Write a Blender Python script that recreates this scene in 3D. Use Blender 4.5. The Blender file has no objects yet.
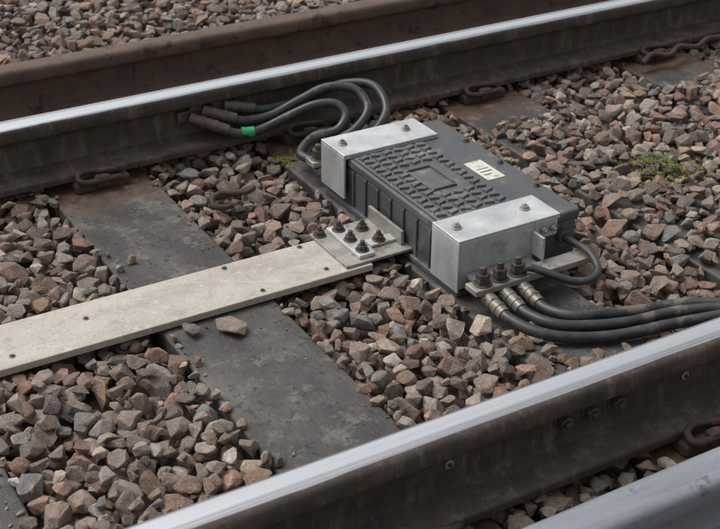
import bpy, bmesh, math, random, time
import numpy as np
from mathutils import Vector, Matrix, noise
random.seed(7); rng=np.random.default_rng(11)
D=bpy.data; S=bpy.context.scene
def link(o,parent=None):
    S.collection.objects.link(o)
    if parent: o.parent=parent
    return o
def empty(name):
    e=D.objects.new(name,None); link(e); e.empty_display_size=.05; return e

# ---------------------------------------------------------------- materials
def nt(name):
    m=D.materials.new(name); m.use_nodes=True; n=m.node_tree
    b=n.nodes['Principled BSDF']; return m,n,b
def noise_tex(n,co,scale,detail=4,rough=.6,stretch=None):
    t=n.nodes.new('ShaderNodeTexNoise'); t.inputs['Scale'].default_value=scale
    t.inputs['Detail'].default_value=detail; t.inputs['Roughness'].default_value=rough
    if stretch:
        mp=n.nodes.new('ShaderNodeMapping'); mp.inputs['Scale'].default_value=stretch
        n.links.new(co,mp.inputs['Vector']); n.links.new(mp.outputs[0],t.inputs['Vector'])
    else: n.links.new(co,t.inputs['Vector'])
    return t.outputs['Fac']
def ramp(n,fac,stops):
    r=n.nodes.new('ShaderNodeValToRGB'); e=r.color_ramp.elements
    while len(e)<len(stops): e.new(.5)
    for i,(p,c) in enumerate(stops):
        e[i].position=p
        e[i].color=(c[0],c[1],c[2],1) if not isinstance(c,(int,float)) else (c,c,c,1)
    n.links.new(fac,r.inputs['Fac']); return r.outputs['Color']
def mix(n,fac,a,b,blend='MIX'):
    m=n.nodes.new('ShaderNodeMix'); m.data_type='RGBA'; m.blend_type=blend
    for sock,v in ((m.inputs[0],fac),(m.inputs[6],a),(m.inputs[7],b)):
        if isinstance(v,bpy.types.NodeSocket): n.links.new(v,sock)
        elif isinstance(v,(tuple,list)): sock.default_value=(v[0],v[1],v[2],1)
        else: sock.default_value=v
    return m.outputs[2]
def math_(n,op,a,b=None,clamp=False):
    m=n.nodes.new('ShaderNodeMath'); m.operation=op; m.use_clamp=clamp
    for i,v in enumerate((a,b)):
        if v is None: continue
        if isinstance(v,bpy.types.NodeSocket): n.links.new(v,m.inputs[i])
        else: m.inputs[i].default_value=v
    return m.outputs[0]
def bump(n,b,h,strength=.4,dist=.002):
    bp=n.nodes.new('ShaderNodeBump'); bp.inputs['Strength'].default_value=strength
    bp.inputs['Distance'].default_value=dist; n.links.new(h,bp.inputs['Height'])
    n.links.new(bp.outputs[0],b.inputs['Normal'])
def co_(n):
    t=n.nodes.new('ShaderNodeTexCoord'); return t.outputs['Object']
def simple(name,c1,c2,scale=12,rough=.6,metal=0,bstr=.3,bdist=.001,spots=None,spot_scale=30,spot_lo=.6,stretch=None,rvar=.12,fine=250):
    m,n,b=nt(name); co=co_(n)
    f=noise_tex(n,co,scale,6,.65,stretch)
    col=ramp(n,f,[(.3,c1),(.7,c2)])
    if spots:
        g=noise_tex(n,co,spot_scale,5,.7)
        gm=ramp(n,g,[(spot_lo,0.0),(min(spot_lo+.09,1),1.0)])
        col=mix(n,gm,col,spots)
    h=noise_tex(n,co,fine,3,.7)
    col=mix(n,.35,col,ramp(n,h,[(.25,.3),(.75,1.0)]),'MULTIPLY')
    n.links.new(col,b.inputs['Base Color'])
    r=ramp(n,f,[(.3,rough-rvar),(.7,rough+rvar)]); n.links.new(r,b.inputs['Roughness'])
    b.inputs['Metallic'].default_value=metal
    hh=math_(n,'ADD',h,f); bump(n,b,hh,bstr,bdist)
    return m

M={}
M['rust']=simple('rusty_iron',(.030,.021,.017),(.085,.055,.042),18,.8,0,.5,.0015,(.16,.08,.042),22,.58)
M['rustlight']=simple('light_rust',(.080,.054,.041),(.165,.11,.08),14,.8,0,.5,.0012,(.05,.034,.027),20,.56)
M['darkiron']=simple('dark_iron',(.02,.017,.016),(.055,.045,.04),25,.65,0,.5,.001,(.10,.05,.028),40,.64)
M['galv']=simple('galvanised_steel',(.50,.52,.53),(.76,.775,.78),14,.40,.5,.3,.0004,(.42,.41,.39),11,.60,(1,1,.4),.1)
M['galvdirty']=simple('dirty_steel',(.24,.22,.195),(.48,.455,.42),24,.50,.35,.3,.0006,(.17,.11,.07),26,.57)
M['body']=simple('grey_cast_housing',(.062,.066,.072),(.105,.108,.115),9,.45,0,.35,.0006,(.19,.178,.16),8,.57)
M['pad']=simple('tread_cover',(.075,.078,.082),(.145,.147,.150),14,.45,0,.3,.0005,(.23,.217,.195),14,.55)
M['cable']=simple('cable_rubber',(.018,.019,.021),(.056,.058,.062),30,.42,0,.25,.0006,(.14,.125,.108),12,.58)
M['lug']=simple('crimped_lug',(.070,.050,.040),(.18,.14,.115),40,.5,.35,.3,.0006,(.12,.06,.035),40,.55)
M['lugfront']=simple('tinned_lug',(.15,.13,.11),(.31,.285,.26),40,.45,.4,.3,.0006,(.11,.06,.035),40,.55)
M['green']=simple('green_tape',(.02,.32,.10),(.04,.42,.15),40,.45,0,.1,.0003)
M['bolt']=simple('bolt_steel',(.055,.046,.040),(.18,.16,.14),60,.45,.5,.4,.0005,(.11,.055,.032),60,.55)
M['label']=simple('paper_label',(.58,.56,.50),(.74,.72,.66),60,.6,0,.1,.0002,(.34,.26,.19),45,.56)
M['greyslab']=simple('grey_steel_top',(.20,.22,.25),(.32,.34,.37),8,.5,.2,.2,.0006,(.12,.12,.12),20,.62,(.3,3,1))

def mk_sleeper():
    m,n,b=nt('sleeper_dark'); co=co_(n)
    f=noise_tex(n,co,6,6,.72,(1,.6,1))
    col=ramp(n,f,[(.32,(.030,.028,.027)),(.48,(.052,.048,.046)),(.60,(.082,.074,.069)),(.74,(.135,.122,.110))])
    g=noise_tex(n,co,15,8,.82)
    col=mix(n,ramp(n,g,[(.53,0.0),(.62,.7)]),col,(.165,.150,.136))
    g2=noise_tex(n,co,70,3,.6)
    col=mix(n,ramp(n,g2,[(.58,0.0),(.66,.8)]),col,(.018,.017,.017))
    sx=n.nodes.new('ShaderNodeSeparateXYZ'); n.links.new(co,sx.inputs[0])
    d=math_(n,'ABSOLUTE',math_(n,'SUBTRACT',sx.outputs['Y'],.7175))
    d=math_(n,'ABSOLUTE',math_(n,'SUBTRACT',d,.752))
    w=math_(n,'SUBTRACT',1.0,math_(n,'MULTIPLY',d,3.6),True)
    w=math_(n,'MULTIPLY',w,math_(n,'ADD',noise_tex(n,co,14,5,.7),.25),True)
    w=ramp(n,w,[(.14,0.0),(.5,.9)])
    col=mix(n,w,col,ramp(n,noise_tex(n,co,30,4,.7),[(.3,(.055,.030,.020)),(.7,(.20,.11,.065))]))
    n.links.new(col,b.inputs['Base Color'])
    n.links.new(ramp(n,g,[(.3,.40),(.7,.72)]),b.inputs['Roughness'])
    h=math_(n,'ADD',math_(n,'MULTIPLY',noise_tex(n,co,160,4,.7,(1,.3,1)),.5),g); bump(n,b,h,.7,.004)
    return m
M['sleeper']=mk_sleeper()

def mk_board():
    m,n,b=nt('board_beige'); co=co_(n)
    f=noise_tex(n,co,5,6,.75,(.6,1.4,1))
    col=ramp(n,f,[(.3,(.33,.295,.25)),(.5,(.43,.395,.34)),(.75,(.52,.48,.42))])
    g=noise_tex(n,co,24,7,.85)
    col=mix(n,ramp(n,g,[(.52,0.0),(.64,.6)]),col,(.27,.235,.195))
    g3=noise_tex(n,co,60,3,.6)
    col=mix(n,ramp(n,g3,[(.60,0.0),(.68,.5)]),col,(.58,.545,.485))
    g2=noise_tex(n,co,260,3,.6)
    col=mix(n,ramp(n,g2,[(.56,0.0),(.66,.5)]),col,(.18,.155,.13))
    n.links.new(col,b.inputs['Base Color']); b.inputs['Roughness'].default_value=.65
    bump(n,b,math_(n,'ADD',g,g2),.45,.001); return m
M['board']=mk_board()

def mk_rail(sign_shift=.004,name='running_rail_steel'):
    m,n,b=nt(name); co=co_(n)
    sx=n.nodes.new('ShaderNodeSeparateXYZ'); n.links.new(co,sx.inputs[0])
    wob=noise_tex(n,co,9,4,.6,(.5,1,1)); fine=noise_tex(n,co,60,4,.7,(.03,3,1))
    y=math_(n,'SUBTRACT',sx.outputs['Y'],sign_shift)
    y=math_(n,'ABSOLUTE',y)
    y=math_(n,'ADD',y,math_(n,'MULTIPLY',math_(n,'SUBTRACT',wob,.5),.006))
    my=math_(n,'SUBTRACT',1.0,math_(n,'DIVIDE',math_(n,'SUBTRACT',y,.0235),.004),True)
    mz=math_(n,'DIVIDE',math_(n,'ADD',sx.outputs['Z'],.0085),.003,True)
    mask=math_(n,'MULTIPLY',my,mz,True)
    rustn=noise_tex(n,co,16,6,.7)
    streak=noise_tex(n,co,40,5,.75,(1,1,.25))
    rust=ramp(n,rustn,[(.3,(.030,.022,.019)),(.55,(.060,.043,.035)),(.78,(.12,.083,.062))])
    rust=mix(n,ramp(n,streak,[(.52,0.0),(.68,.65)]),rust,(.16,.12,.097))
    yc=math_(n,'ABSOLUTE',math_(n,'SUBTRACT',sx.outputs['Y'],.008))
    core=math_(n,'SUBTRACT',1.0,math_(n,'DIVIDE',math_(n,'SUBTRACT',yc,.012),.006),True)
    steel=mix(n,core,ramp(n,fine,[(.3,(.40,.41,.43)),(.7,(.62,.63,.65))]),ramp(n,fine,[(.3,(.84,.85,.87)),(.7,(.96,.97,.98))]))
    n.links.new(mix(n,mask,rust,steel),b.inputs['Base Color'])
    n.links.new(mask,b.inputs['Metallic'])
    rr=mix(n,core,ramp(n,fine,[(.3,.26),(.7,.38)]),ramp(n,fine,[(.3,.09),(.7,.17)]))
    n.links.new(mix(n,mask,(.70,.70,.70),rr),b.inputs['Roughness'])
    inv=math_(n,'SUBTRACT',1.0,mask)
    h=math_(n,'MULTIPLY',math_(n,'ADD',noise_tex(n,co,180,4,.75),streak),inv)
    bump(n,b,h,.5,.0014); return m
M['rail']=mk_rail()

def mk_stone():
    m,n,b=nt('granite_ballast'); co=co_(n)
    a=n.nodes.new('ShaderNodeAttribute'); a.attribute_name='Col'
    f=noise_tex(n,co,65,6,.78); g=noise_tex(n,co,420,1,.7)
    col=mix(n,1.0,a.outputs['Color'],ramp(n,f,[(.28,.48),(.5,1.0),(.72,1.5)]),'MULTIPLY')
    col=mix(n,ramp(n,g,[(.56,0.0),(.70,.45)]),col,(.46,.40,.34))
    col=mix(n,ramp(n,g,[(.30,.6),(.42,0.0)]),col,(.05,.037,.029))
    n.links.new(col,b.inputs['Base Color']); b.inputs['Roughness'].default_value=.75
    bump(n,b,f,.9,.008)
    return m
M['stone']=mk_stone()
def mk_ground():
    m,n,b=nt('ground_ballast'); co=co_(n)
    v=n.nodes.new('ShaderNodeTexVoronoi'); v.inputs['Scale'].default_value=20; n.links.new(co,v.inputs['Vector'])
    col=mix(n,.75,ramp(n,noise_tex(n,co,40,4,.7),[(.3,(.05,.037,.03)),(.7,(.18,.14,.11))]),v.outputs['Color'],'MULTIPLY')
    col=mix(n,.4,col,(.09,.07,.055))
    n.links.new(col,b.inputs['Base Color']); b.inputs['Roughness'].default_value=.9
    bump(n,b,math_(n,'SUBTRACT',1.0,v.outputs['Distance']),1,.03); return m
M['ground']=mk_ground()
M['moss']=simple('moss_green',(.075,.11,.012),(.22,.26,.04),60,.8,0,.2,.001)

# ---------------------------------------------------------------- mesh helpers
def fin(name,bm,mat,parent=None,smooth=None,bevel=0,seg=2):
    me=D.meshes.new(name); bm.normal_update(); bm.to_mesh(me); bm.free()
    if mat: me.materials.append(M[mat])
    if smooth is not None:
        me.polygons.foreach_set('use_smooth',[True]*len(me.polygons))
        me.set_sharp_from_angle(angle=math.radians(smooth))
    o=D.objects.new(name,me); link(o,parent)
    if bevel:
        md=o.modifiers.new('bevel','BEVEL'); md.width=bevel; md.segments=seg; md.limit_method='ANGLE'; md.angle_limit=math.radians(30)
    return o
def box(name,x0,x1,y0,y1,z0,z1,mat,parent=None,bevel=.002,seg=2):
    bm=bmesh.new(); bmesh.ops.create_cube(bm,size=1)
    c=Vector(((x0+x1)/2,(y0+y1)/2,(z0+z1)/2)); s=Vector((x1-x0,y1-y0,z1-z0))
    for v in bm.verts: v.co=Vector((v.co.x*s.x,v.co.y*s.y,v.co.z*s.z))+c
    return fin(name,bm,mat,parent,None,bevel,seg)
def cyl(name,p,axis,r,h,mat,parent=None,seg=24,r2=None,bevel=.0008):
    bm=bmesh.new(); bmesh.ops.create_cone(bm,cap_ends=True,segments=seg,radius1=r,radius2=r if r2 is None else r2,depth=h)
    a=Vector(axis).normalized(); q=Vector((0,0,1)).rotation_difference(a).to_matrix()
    for v in bm.verts: v.co=q@(v.co+Vector((0,0,h/2)))+Vector(p)
    return fin(name,bm,mat,parent,30,bevel,1)
def bolt(name,p,axis,r,mat,parent,stud=.012,nut=.009,wash=True,nuts=1):
    a=Vector(axis).normalized(); p=Vector(p); z=0
    if wash: cyl(name+'_washer',p,a,r*1.35,.0028,mat,parent,24); z+=.0028
    for i in range(nuts):
        cyl(name+'_nut',p+a*z,a,r,nut,mat,parent,6); z+=nut+.0005
    if stud: cyl(name+'_stud',p+a*z,a,r*.52,stud,mat,parent,16,r*.46)
def crom(pts,n=10):
    P=[Vector(p) for p in pts]; P=[P[0]*2-P[1]]+P+[P[-1]*2-P[-2]]; out=[]
    for i in range(1,len(P)-2):
        for k in range(n):
            t=k/n; a,b,c,d=P[i-1:i+3]
            out.append(.5*((2*b)+(c-a)*t+(2*a-5*b+4*c-d)*t*t+(3*b-a-3*c+d)*t**3))
    out.append(P[-2]); return out
def tube(name,pts,r,mat,parent=None,n=10,cap=True):
    q=crom(pts,n); cu=D.curves.new(name,'CURVE'); cu.dimensions='3D'; s=cu.splines.new('POLY'); s.points.add(len(q)-1)
    for i,p in enumerate(q): s.points[i].co=(*p,1)
    s.use_smooth=True
    cu.bevel_depth=r; cu.bevel_resolution=5; cu.use_fill_caps=cap; cu.materials.append(M[mat])
    o=D.objects.new(name,cu); return link(o,parent)

# ---------------------------------------------------------------- rails
RH=.152
half=[(0,0),(.014,-.0002),(.022,-.0009),(.028,-.0026),(.0322,-.0060),(.0345,-.0110),(.0352,-.017),(.0362,-.034),(.0335,-.0385),
      (.013,-.0475),(.0095,-.054),(.0085,-.062),(.0085,-.098),(.0100,-.110),(.0150,-.118),(.036,-.1255),(.066,-.1350),(.0690,-.1375),(.0698,-.141),(.0698,-RH)]
def rail(name,yc,mat,flip=False,zc=0,x0=-9,x1=16):
    prof=list(half); prof=prof+[(-a,b) for a,b in reversed(prof[1:])]
    bm=bmesh.new(); rows=[]
    xs=[x0,x1]
    for x in xs: rows.append([bm.verts.new((x,a,b)) for a,b in prof])
    k=len(prof)
    for j in range(len(xs)-1):
        for i in range(k):
            bm.faces.new((rows[j][i],rows[j][(i+1)%k],rows[j+1][(i+1)%k],rows[j+1][i]))
    bm.faces.new(rows[0]); bm.faces.new(list(reversed(rows[-1])))
    bmesh.ops.recalc_face_normals(bm,faces=bm.faces)
    o=fin(name,bm,mat,None,38); o.location=(0,yc,zc)
    if flip: o.rotation_euler=(0,0,math.pi); o.location.x=x0+x1
    return o
near=rail('running_rail',-.035,'rail')
far=rail('running_rail',1.47,'rail',flip=True)
third=rail('disused_rusty_rail',1.845,'rustlight',zc=-.004)
def child_of(o,parent):
    o.parent=parent; o.matrix_parent_inverse=Matrix.Translation(-parent.location)
def rec(fn):
    before=set(S.objects); fn(); return [o for o in S.objects if o not in before]
def webbolts():
    for x in (1.015,1.073,1.130):
        bolt('web_bolt',(x,-.0435,-.070),(0,-1,0),.0145,'bolt',None,.006,.012)
    for x in (.785,1.289,.40):
        cyl('web_plug',(x,-.0435,-.072),(0,-1,0),.0085,.003,'galvdirty',None,16)
        cyl('web_plug_core',(x,-.0465,-.072),(0,-1,0),.004,.003,'darkiron',None,12)
for o in rec(webbolts): child_of(o,near)

# ---------------------------------------------------------------- sleepers
SZ=-.18
def eclip(name,x,y,z,sy,parent,mat='rust',r=.0085,sx=1,k=1.0):
    L=[(-.055,.030,.012),(.03,.030,.012),(.062,.030,.016),(.078,.018,.026),(.070,-.002,.036),(.040,-.012,.036),(.008,-.004,.038),(-.022,.010,.040),(-.050,.004,.032),(-.056,-.018,.016),(-.032,-.030,.010),(-.005,-.030,.010)]
    return tube(name,[(x+a*sx*k,y+sy*b*k,z+c*.8*k) for a,b,c in L],r,mat,parent,6)
SL=(.065,.7225,1.30,1.862,2.51,3.15,-.55)
def sleeper(xc,w=.255,y0=-.56,y1=2.10):
    e=empty('railway_sleeper')
    bm=bmesh.new(); bmesh.ops.create_cube(bm,size=1)
    for v in bm.verts: v.co=Vector((xc+v.co.x*w,(y0+y1)/2+v.co.y*(y1-y0),SZ-.075+v.co.z*.15))
    fin('timber',bm,'sleeper',e,None,.006,3)
    for yc in (-.035,1.47):
        box('baseplate',xc-.070,xc+.070,yc-.095,yc+.095,SZ-.001,-RH-.001,'rust',e,.008,3)
        for sy in (-1,1):
            yy=yc+sy*.080
            box('clip_housing',xc-.020,xc+.018,min(yy,yy+sy*.024),max(yy,yy+sy*.024),-.170,-.140,'rust',e,.006,3)
            eclip('rail_clip',xc,yy-sy*.004,-.158,sy,e,sx=1 if sy>0 else -1,r=.0070,k=.78)
    return e
for x in SL+(3.8,4.45,5.1,-1.2,-1.85): sleeper(x)

# ---------------------------------------------------------------- board + connecting plate
e=empty('cover_board')
box('board',-1.6,1.090,.704,.864,-.176,-.160,'board',e,.002)
for x,y in ((.47,.80),(.80,.847),(.83,.722),(.99,.735),(.985,.850),(.30,.74)):
    cyl('board_screw_washer',(x,y,-.1602),(0,0,1),.0075,.0012,'galvdirty',e,14)
    cyl('board_screw',(x,y,-.1589),(0,0,1),.0048,.0022,'darkiron',e,12)
e=empty('fixing_plate')
PS=.032
box('base_plate',.996+PS,1.165+PS,.712,.884,-.1595,-.153,'galvdirty',e,.0012)
box('clamp_strip',1.035+PS,1.075+PS,.724,.876,-.1525,-.144,'galv',e,.0012)
box('upstand',1.148+PS,1.156+PS,.735,.880,-.1525,-.118,'galvdirty',e,.0012)
box('slotted_tongue',1.085+PS,1.19+PS,.757,.787,-.1525,-.146,'galv',e,.001)
for i,(x,y) in enumerate(((1.055,.747),(1.055,.800),(1.055,.853),(1.112,.845),(1.112,.772),(1.013,.866))):
    bolt('plate_bolt',(x+PS,y,-.144 if i<3 else (-.1525 if i!=4 else -.1455)),(0,0,1),.0115,'bolt',e,.010,.010)
# ---------------------------------------------------------------- impedance bond
e=empty('impedance_bond')
BX0,BX1,BY0,BY1=1.192,1.508,.525,1.088
box('housing_base',BX0+.004,BX1-.004,BY0+.004,BY1-.004,-.176,-.072,'body',e,.008,3)
box('housing_lid',BX0,BX1,BY0,BY1,-.0705,-.048,'body',e,.006,3)
box('skirt',BX0-.006,BX1+.006,BY0-.004,BY1+.004,-.179,-.165,'body',e,.003)
for i in range(9):
    y=BY0+.06+i*.055
    box('side_rib',BX0-.001,BX0+.009,y-.003,y+.003,-.163,-.073,'body',e,.002)
    box('side_rib',BX1-.009,BX1+.001,y-.003,y+.003,-.163,-.073,'body',e,.002)
for y in (.66,.80,.94):
    bolt('lid_screw',(1.490,y,-.0478),(0,0,1),.006,'bolt',e,0,.004)
PX0,PX1,PY0,PY1=1.200,1.392,.622,.980
box('tread_cover',PX0,PX1,PY0,PY1,-.0478,-.043,'pad',e,.002)
bm=bmesh.new(); nx,ny=6,14
cx0,cx1,cy0,cy1=1.262,1.332,.742,.856
def bar(cx,cy,lx,ly,ang,z0=-.0431,h=.0058):
    r=Matrix.Rotation(ang,3,'Z'); g=bmesh.ops.create_cube(bm,size=1)['verts']
    for v in g:
        t=.84 if v.co.z>0 else 1
        v.co=r@Vector((v.co.x*lx*t,v.co.y*ly*t,0 if v.co.z<0 else h))+Vector((cx,cy,z0))
for i in range(ny):
    for j in range(nx):
        cx=PX0+.018+(PX1-PX0-.036)*j/(nx-1); cy=PY0+.016+(PY1-PY0-.032)*i/(ny-1)
        if cx0-.012<cx<cx1+.012 and cy0-.010<cy<cy1+.010: continue
        bar(cx,cy,.025,.0150,math.radians(18 if (i+j)%2 else -18))
for a in ((cx0,cx1,cy0,cy0+.004),(cx0,cx1,cy1-.004,cy1),(cx0,cx0+.004,cy0+.0045,cy1-.0045),(cx1-.004,cx1,cy0+.0045,cy1-.0045)):
    bar((a[0]+a[1])/2,(a[2]+a[3])/2,a[1]-a[0],a[3]-a[2],0)
fin('tread_pattern',bm,'pad',e,None,.0010,2)
box('rating_label',1.410,1.458,.735,.835,-.0478,-.0470,'label',e,.0002)
box('label_print',1.418,1.450,.775,.779,-.0469,-.0467,'darkiron',e,0)
box('label_print',1.418,1.450,.790,.793,-.0469,-.0467,'darkiron',e,0)
box('label_print',1.418,1.438,.760,.763,-.0469,-.0467,'darkiron',e,0)
def bracket(y0,y1,front):
    box('bracket_top',1.178,1.440,y0,y1,-.0425,-.0365,'galv',e,.0015)
    box('bracket_flange',1.178,1.184,y0,y1,-.150 if not front else -.160,-.0428,'galv',e,.0012)
    box('bracket_outer',1.434,1.440,y0,y1,-.0475,-.0428,'galv',e,.001)
    if front:
        box('bracket_face',1.1845,1.372,y0,y0+.006,-.152,-.0428,'galv',e,.0012)
        box('bracket_face_upper',1.3725,1.4335,y0,y0+.006,-.085,-.0428,'galv',e,.0012)
        box('bracket_gusset',1.366,1.372,y0-.040,y0-.0005,-.113,-.060,'galv',e,.0012)
        for x,z in ((1.395,-.064),(1.42,-.064)):
            bolt('face_bolt',(x,y0-.0002,z),(0,-1,0),.0075,'galvdirty',e,.004,.006)
    else:
        box('bracket_lip',1.1845,1.4335,y0,y0+.005,-.0478,-.0428,'galv',e,.001)
        box('bracket_face',1.1845,1.4335,y1-.006,y1,-.150,-.0428,'galv',e,.0012)
    for x in (1.208,1.385):
        bolt('bracket_bolt',(x,(y0+y1)/2+.004,-.0363),(0,0,1),.0085,'galvdirty',e,.003,.006)
bracket(.510,.612,True); bracket(.989,1.100,False)
box('terminal_bar',1.172,1.472,.432,.474,-.128,-.114,'galvdirty',e,.002)
box('terminal_bar_far',1.178,1.440,1.140,1.182,-.133,-.118,'galvdirty',e,.002)
box('terminal_support',1.20,1.36,.4745,.509,-.127,-.118,'galvdirty',e,.001)
box('terminal_support_far',1.20,1.36,1.1025,1.139,-.131,-.122,'galvdirty',e,.001)
TX=(1.202,1.245,1.290)
for x in TX:
    bolt('terminal_stud',(x,.454,-.1138),(0,0,1),.0150,'bolt',e,.014,.011,True,2)
    bolt('terminal_stud_far',(x,1.160,-.1178),(0,0,1),.0150,'bolt',e,.012,.011,True,2)
cyl('gland',(1.462,.5285,-.105),(0,-1,0),.015,.014,'body',e,20)

# ---------------------------------------------------------------- cables
CR=.0120
def lug(e,p0,p1,mat='lug',r=.0150):
    p0=Vector(p0); p1=Vector(p1); d=(p1-p0)
    cyl('lug_barrel',p0,d,r,d.length,mat,e,20,r*.96)
    for t in (.3,.62):
        cyl('lug_crimp_band',p0+d*t,d,r*1.07,.008,mat,e,20)
def cable(lug0,path,palm=None,tape=None,mat='lug'):
    e=empty('traction_cable'); 
    lug(e,lug0[0],lug0[1],mat)
    if palm: box('lug_palm',*palm,mat,e,.003)
    tube('sheath',path,CR,'cable',e,12)
    if tape: tube('tape_band',tape,CR+.0018,'green',e,6)
for i,x in enumerate(TX):
    p0=(x,.438,-.136); p1=(x+.002,.377,-.147)
    w=(0,.006,-.004)[i]
    path=[(x+.001,.39,-.145),(x+.004,.357,-.150),(x+.030,.302+.004*i,-.157+.004*i),(x+.085,.258+.014*i,-.162+.006*i),(x+.17+w,.220+.019*i,-.162+.006*i),(1.50+.02*i,.180+.024*i+w,-.150+.004*i),(1.66,.11+.012*i,-.125),(1.80,.03,-.085),(1.84,-.02,-.08)]
    cable((p0,p1),path,(x-.015,x+.015,.422,.470,-.1345,-.1285),None,'lugfront')
e2=empty('jumper_cable')
tube('sheath',[(1.290,.454,-.102),(1.315,.437,-.100),(1.345,.402,-.108),(1.375,.372,-.116),(1.415,.362,-.116),(1.445,.382,-.109),(1.460,.43,-.100),(1.462,.48,-.102),(1.462,.515,-.105),(1.462,.53,-.105)],.0085,'cable',e2,10)
def farcable(l0,l1,mid,endx,tape=None):
    l0=Vector(l0); l1=Vector(l1); s=[tuple(l0+(l1-l0)*.75),tuple(l1+(l1-l0)*.25)]
    path=s+mid+[(endx,1.205,-.140),(endx,1.165,-.138)]
    cable((l0,l1),path,(l0.x-.03,l0.x+.010,1.4485,1.456,l0.z-.014,l0.z+.014),tape)
farcable((.985,1.443,-.068),(1.070,1.395,-.104),[(1.15,1.372,-.110),(1.225,1.362,-.085),(1.290,1.345,-.062),(1.340,1.318,-.058),(1.352,1.285,-.08),(1.315,1.268,-.108),(1.255,1.280,-.118),(1.200,1.250,-.138)],1.202,
   [(1.100,1.3826,-.1118),(1.116,1.3785,-.1130),(1.132,1.3752,-.1125)])
farcable((1.020,1.443,-.056),(1.100,1.412,-.084),[(1.19,1.395,-.088),(1.27,1.388,-.060),(1.345,1.375,-.034),(1.405,1.335,-.036),(1.412,1.275,-.070),(1.355,1.243,-.105),(1.285,1.240,-.130)],1.250)
farcable((1.080,1.443,-.054),(1.160,1.428,-.074),[(1.25,1.425,-.080),(1.33,1.415,-.066),(1.41,1.40,-.045),(1.468,1.34,-.042),(1.460,1.262,-.08),(1.39,1.222,-.120)],1.300)
ec=empty('loose_rail_clip')
eclip('clip',.946,1.128,-.163,1,ec,'rust',.0070,k=.85)
ec=empty('loose_bond_wire')
tube('wire',[(2.40,1.33,-.150),(2.45,1.345,-.135),(2.50,1.325,-.140),(2.56,1.35,-.132),(2.62,1.335,-.138),(2.68,1.355,-.130),(2.75,1.36,-.135),(2.82,1.40,-.138)],.0085,'rust',ec,8)
cr=rail('conductor_rail',-.328,'greyslab',zc=.012)

# ---------------------------------------------------------------- ground
bm=bmesh.new()
for p in ((-200,-200),(200,-200),(200,200),(-200,200)): bm.verts.new((p[0],p[1],-.245))
bm.faces.new(bm.verts); fin('ground',bm,'ground')

# ---------------------------------------------------------------- ballast by deposition on a height grid
G=.0055; X0,X1,Y0,Y1=-.55,3.9,-.85,3.75
W=int((X1-X0)/G); Hn=int((Y1-Y0)/G)
H=np.full((W,Hn),-.230); C=np.full((W,Hn),9.0)
def rect(A,x0,x1,y0,y1,v,mode='set'):
    i0,i1=max(0,int((x0-X0)/G)),min(W,int((x1-X0)/G)+1); j0,j1=max(0,int((y0-Y0)/G)),min(Hn,int((y1-Y0)/G)+1)
    if i0>=i1 or j0>=j1: return
    if mode=='set': A[i0:i1,j0:j1]=v
    elif mode=='max': A[i0:i1,j0:j1]=np.maximum(A[i0:i1,j0:j1],v)
    else: A[i0:i1,j0:j1]=np.minimum(A[i0:i1,j0:j1],v)
gx,gy=np.meshgrid(np.arange(W)*G+X0,np.arange(Hn)*G+Y0,indexing='ij')
lf=np.sin(gx*3.1+gy*1.7)*.5+np.sin(gx*1.3-gy*4.1+1)*.5
Ctop=-.156+lf*.010
Ctop=np.where(gy>1.9,-.135+lf*.02,Ctop)
for x in SL:
    rect(H,x-.1275,x+.1275,-.56,2.10,SZ+.001,'max')
    for yc in (-.035,1.47): rect(C,x-.085,x+.085,yc-.130,yc+.130,-.185,'min')
C=np.minimum(C,Ctop)
for x in SL[:2]:
    edge=.112+.006*np.sin(gy*17)+.005*np.sin(gy*41+x)
    C=np.where((np.abs(gx-x)<edge)&(gy<1.9)&(gy>-.56),-.185,C)
rect(C,1.862-.12,1.862+.12,1.19,1.4,-.185,'min'); rect(C,2.51-.12,2.51+.12,1.22,1.4,-.185,'min')
rect(C,1.30-.12,1.30+.12,1.10,1.4,-.172,'min')
for x in (1.862,2.51,3.15):
    i0=int((x-.13-X0)/G); i1=int((x+.13-X0)/G)
    C[i0:i1]=np.where((gy[i0:i1]<1.19)&(gy[i0:i1]>.1),-.138,C[i0:i1])
i0=int((1.165-X0)/G); i1=int((1.43-X0)/G)
C[i0:i1]=np.where((gy[i0:i1]<.50)&(gy[i0:i1]>.04)&(gx[i0:i1]<1.175+(.52-gy[i0:i1])*.45),-.142,C[i0:i1])
for yc in (-.035,1.47,1.845,-.328):
    rect(C,X0,X1,yc-.073,yc+.073,-.154,'min')
rect(C,X0,1.09,.695,.875,-.178,'min'); rect(C,.99,1.20,.70,.89,-.163,'min')
rect(C,1.184,1.520,.515,1.095,-.185,'min')
rect(C,1.19,1.48,.36,.52,-.178,'min'); rect(C,1.26,1.48,.20,.40,-.178,'min'); rect(C,1.4,1.9,.0,.32,-.178,'min')
rect(C,1.16,1.46,1.10,1.36,-.165,'min')

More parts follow.
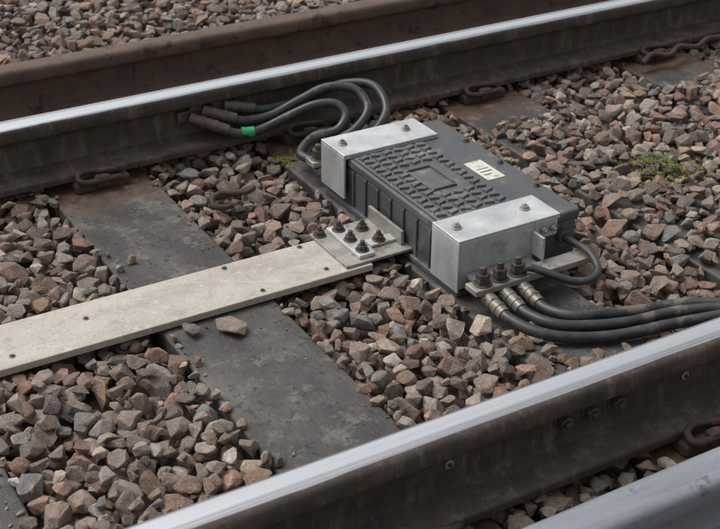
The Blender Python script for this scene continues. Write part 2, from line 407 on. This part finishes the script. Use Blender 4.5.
PAL=[((.245,.182,.142),3),((.305,.235,.186),3),((.185,.137,.108),3),((.225,.198,.178),1.5),((.125,.100,.088),1.4),((.36,.295,.235),1.6),((.305,.198,.145),2.3),((.20,.120,.084),1.8),((.44,.39,.335),.7),((.195,.188,.180),.6)]
pw=np.array([p[1] for p in PAL]); pw=pw/pw.sum(); pc=np.array([p[0] for p in PAL])
protos=[]
def make_proto(size,flat=None):
    k=int(rng.integers(11,20)); p=rng.normal(size=(k,3)); p/= (np.abs(p)**2.8).sum(1,keepdims=True)**(1/2.8)
    p*=rng.uniform(.82,1.06,(k,1))
    asp=np.array([1,rng.uniform(.60,.95),rng.uniform(.42,.75) if flat is None else flat])*size/2
    p*=asp
    tl=.38 if flat is None else .05
    R=(Matrix.Rotation(rng.uniform(0,6.28),3,'Z')@Matrix.Rotation(rng.normal(0,tl),3,'X')@Matrix.Rotation(rng.normal(0,tl),3,'Y'))
    p=p@np.array(R).T
    bm=bmesh.new()
    for q in p: bm.verts.new(q)
    bmesh.ops.convex_hull(bm,input=bm.verts)
    loose=[v for v in bm.verts if not v.link_faces]
    if loose: bmesh.ops.delete(bm,geom=loose,context='VERTS')
    bmesh.ops.dissolve_limit(bm,angle_limit=math.radians(16),verts=bm.verts,edges=bm.edges)
    bm.normal_update()
    if bm.faces and sum(f.normal.dot(f.calc_center_median()) for f in bm.faces)<0:
        bmesh.ops.reverse_faces(bm,faces=bm.faces); bm.normal_update()
    planes=[(np.array(f.normal),float(max(f.normal.dot(v.co) for v in f.verts))) for f in bm.faces]
    bmesh.ops.bevel(bm,geom=list(bm.edges),offset=size*.055,segments=2,profile=.6,affect='EDGES',clamp_overlap=True)
    bmesh.ops.triangulate(bm,faces=bm.faces)
    sd=Vector(rng.uniform(-50,50,3))
    bm.normal_update()
    for v in bm.verts:
        v.co+=v.normal*(noise.noise(v.co*(3.4/size)+sd)*size*.055)
    V=np.array([v.co for v in bm.verts]); bm.verts.index_update()
    F=np.array([[v.index for v in f.verts] for f in bm.faces]); bm.free()
    ext=np.abs(V[:,:2]).max()
    n=int(math.ceil(ext/G)); ax=np.arange(-n,n+1)*G
    xx,yy=np.meshgrid(ax,ax,indexing='ij'); top=np.full(xx.shape,9.); bot=np.full(xx.shape,-9.); ok=np.ones(xx.shape,bool)
    for nn,d in planes:
        if nn[2]>1e-3: top=np.minimum(top,(d-nn[0]*xx-nn[1]*yy)/nn[2])
        elif nn[2]<-1e-3: bot=np.maximum(bot,(d-nn[0]*xx-nn[1]*yy)/nn[2])
        else: ok&=(nn[0]*xx+nn[1]*yy<=d)
    ok&=top>bot
    if ok.sum()<2: return None
    return dict(V=V,F=F,n=n,top=np.where(ok,top,-9),bot=np.where(ok,bot,9),ok=ok)
sizes=np.concatenate([rng.uniform(.038,.066,120),rng.uniform(.064,.078,14),rng.uniform(.018,.036,70)])
for s in sizes:
    q=make_proto(float(s)); 
    if q: protos.append(q)
nreg=len(protos)
for s,fl in ((.084,.34),(.046,.6),(.038,.6),(.030,.7)):
    q=None
    while q is None: q=make_proto(s,fl)
    protos.append(q)
placed=[]
def rest(P,i,j):
    n=P['n']
    if i-n<0 or j-n<0 or i+n+1>W or j+n+1>Hn: return None
    h=H[i-n:i+n+1,j-n:j+n+1]; return (h-P['bot'])[P['ok']].max()
def ceil_ok(P,i,j,z):
    n=P['n']; c=C[i-n:i+n+1,j-n:j+n+1]; return ((c-P['top'])[P['ok']].min())>=z
def put(P,pi,i,j,z,sink=.0025):
    n=P['n']; z-=sink; h=H[i-n:i+n+1,j-n:j+n+1]
    np.maximum(h,np.where(P['ok'],P['top']+z,-9),out=h); placed.append((pi,X0+i*G,Y0+j*G,z))
for k in range(46000):
    pi=int(rng.integers(nreg)); P=protos[pi]; best=None
    bi=int(rng.integers(W)); bj=int(rng.integers(Hn))
    for t in range(4):
        i=bi+int(rng.integers(-9,10)) if t else bi; j=bj+int(rng.integers(-9,10)) if t else bj
        z=rest(P,i,j)
        if z is None: continue
        if best is None or z<best[0]: 
            if ceil_ok(P,i,j,z): best=(z,i,j)
    if best: put(P,pi,best[1],best[2],best[0])
for (x,y,k) in ((.725,.645,nreg),(.645,.668,nreg+1),(.650,1.0,nreg+2),(.612,.985,nreg+3)):
    P=protos[k]; i=int((x-X0)/G); j=int((y-Y0)/G); z=rest(P,i,j); put(P,k,i,j,z)
# grit: small chips lying on sleepers and board
small=[q for q in range(nreg) if protos[q]['n']<=3]
Vs=[];Fs=[];Cs=[];off=0
def emit(P,x,y,z,sc=1.0):
    global off
    Vs.append(P['V']*sc+np.array([x,y,z])); Fs.append(P['F']+off); off+=len(P['V'])
    c=pc[rng.choice(len(pc),p=pw)]*rng.uniform(.75,1.3); Cs.append(np.tile(np.append(c,1.),(len(P['V']),1)))
for pi,x,y,z in placed: emit(protos[pi],x,y,z)
for _ in range(420):
    sxc=SL[int(rng.integers(0,4))]; e_=rng.choice([-1,1])*(.127-abs(rng.normal(0,.045)))
    x=sxc+e_; y=rng.uniform(-.5,1.38)
    i=int((x-X0)/G); j=int((y-Y0)/G)
    if H[i,j]>SZ+.003 or (.69<y<.88 and x<1.2) or (x>1.16 and y>.2): continue
    P=protos[int(rng.integers(nreg))]; s=rng.uniform(.06,.20)
    emit(P,x,y,SZ-P['V'][:,2].min()*s*.9,s)
V=np.concatenate(Vs).astype(np.float32);F=np.concatenate(Fs).astype(np.int32);CC=np.concatenate(Cs).astype(np.float32)
me=D.meshes.new('ballast'); me.vertices.add(len(V)); me.vertices.foreach_set('co',V.ravel())
me.loops.add(F.size); me.loops.foreach_set('vertex_index',F.ravel())
me.polygons.add(len(F)); me.polygons.foreach_set('loop_start',np.arange(0,F.size,3,dtype=np.int32))
me.update(calc_edges=True)
a=me.color_attributes.new('Col','FLOAT_COLOR','POINT'); a.data.foreach_set('color',CC.ravel())
me.polygons.foreach_set('use_smooth',[False]*len(me.polygons))
me.materials.append(M['stone'])
link(D.objects.new('ballast',me))

# ---------------------------------------------------------------- moss
bm=bmesh.new()
for cx,cy,rad,cnt in ((1.985,.76,.085,12000),(1.94,.84,.045,2600),(1.19,1.31,.045,900),(1.64,1.30,.04,700)):
    for _ in range(cnt):
        r=rad*abs(random.gauss(0,.5)); t=random.uniform(0,6.283); x=cx+r*math.cos(t)*1.2; y=cy+r*math.sin(t)
        if noise.noise(Vector((x*22,y*22,3)))<-.18: continue
        i=int((x-X0)/G); j=int((y-Y0)/G)
        if not(0<=i<W and 0<=j<Hn): continue
        z=H[i,j]-.001; s=random.uniform(.003,.0070); a_=random.uniform(0,6.283)
        d=Vector((math.cos(a_),math.sin(a_),random.uniform(.4,1.3))).normalized()*s; sd=Vector((-math.sin(a_),math.cos(a_),0))*s*.5
        p=Vector((x,y,z)); f=[bm.verts.new(p-sd),bm.verts.new(p+sd),bm.verts.new(p+d)]; bm.faces.new(f)
fin('moss',bm,'moss')

# ---------------------------------------------------------------- camera, light
cam=D.cameras.new('camera'); co=D.objects.new('camera',cam); link(co)
co.location=(-.18,-1.3974,1.2439)
pit,yaw,roll=math.radians(28.70),math.radians(30.46),math.radians(.44)
Fw=Vector((math.sin(yaw)*math.cos(pit),math.cos(yaw)*math.cos(pit),-math.sin(pit)))
R=Vector((math.cos(yaw),-math.sin(yaw),0)); U=R.cross(Fw)
R2=R*math.cos(roll)+U*math.sin(roll); U2=-R*math.sin(roll)+U*math.cos(roll)
co.rotation_euler=Matrix((R2,U2,-Fw)).transposed().to_euler()
cam.sensor_width=36; cam.lens=1296.6/720*36; cam.shift_y=-24.5/720; cam.clip_end=1000; cam.clip_start=.01
cam.dof.use_dof=True; cam.dof.focus_distance=2.65; cam.dof.aperture_fstop=9
S.camera=co
w=D.worlds.new('World'); S.world=w; w.use_nodes=True; n=w.node_tree
sky=n.nodes.new('ShaderNodeTexSky'); sky.sky_type='NISHITA'; sky.sun_disc=False
EL,AZ=math.radians(58),math.radians(-38)
sky.sun_elevation=EL; sky.sun_rotation=AZ; sky.dust_density=5; sky.air_density=1.2
hs=n.nodes.new('ShaderNodeHueSaturation'); hs.inputs['Saturation'].default_value=.18
n.links.new(sky.outputs[0],hs.inputs['Color']); bg=n.nodes['Background']; n.links.new(hs.outputs[0],bg.inputs['Color']); bg.inputs['Strength'].default_value=.15
sl=D.lights.new('sun','SUN'); sl.energy=1.5; sl.angle=math.radians(40); sl.color=(1,.975,.94)
so=D.objects.new('sun',sl); link(so)
d=Vector((math.sin(AZ)*math.cos(EL),math.cos(AZ)*math.cos(EL),math.sin(EL)))
so.rotation_euler=d.to_track_quat('Z','Y').to_euler()
S.view_settings.view_transform='Standard'; S.view_settings.look='None'; S.view_settings.exposure=0
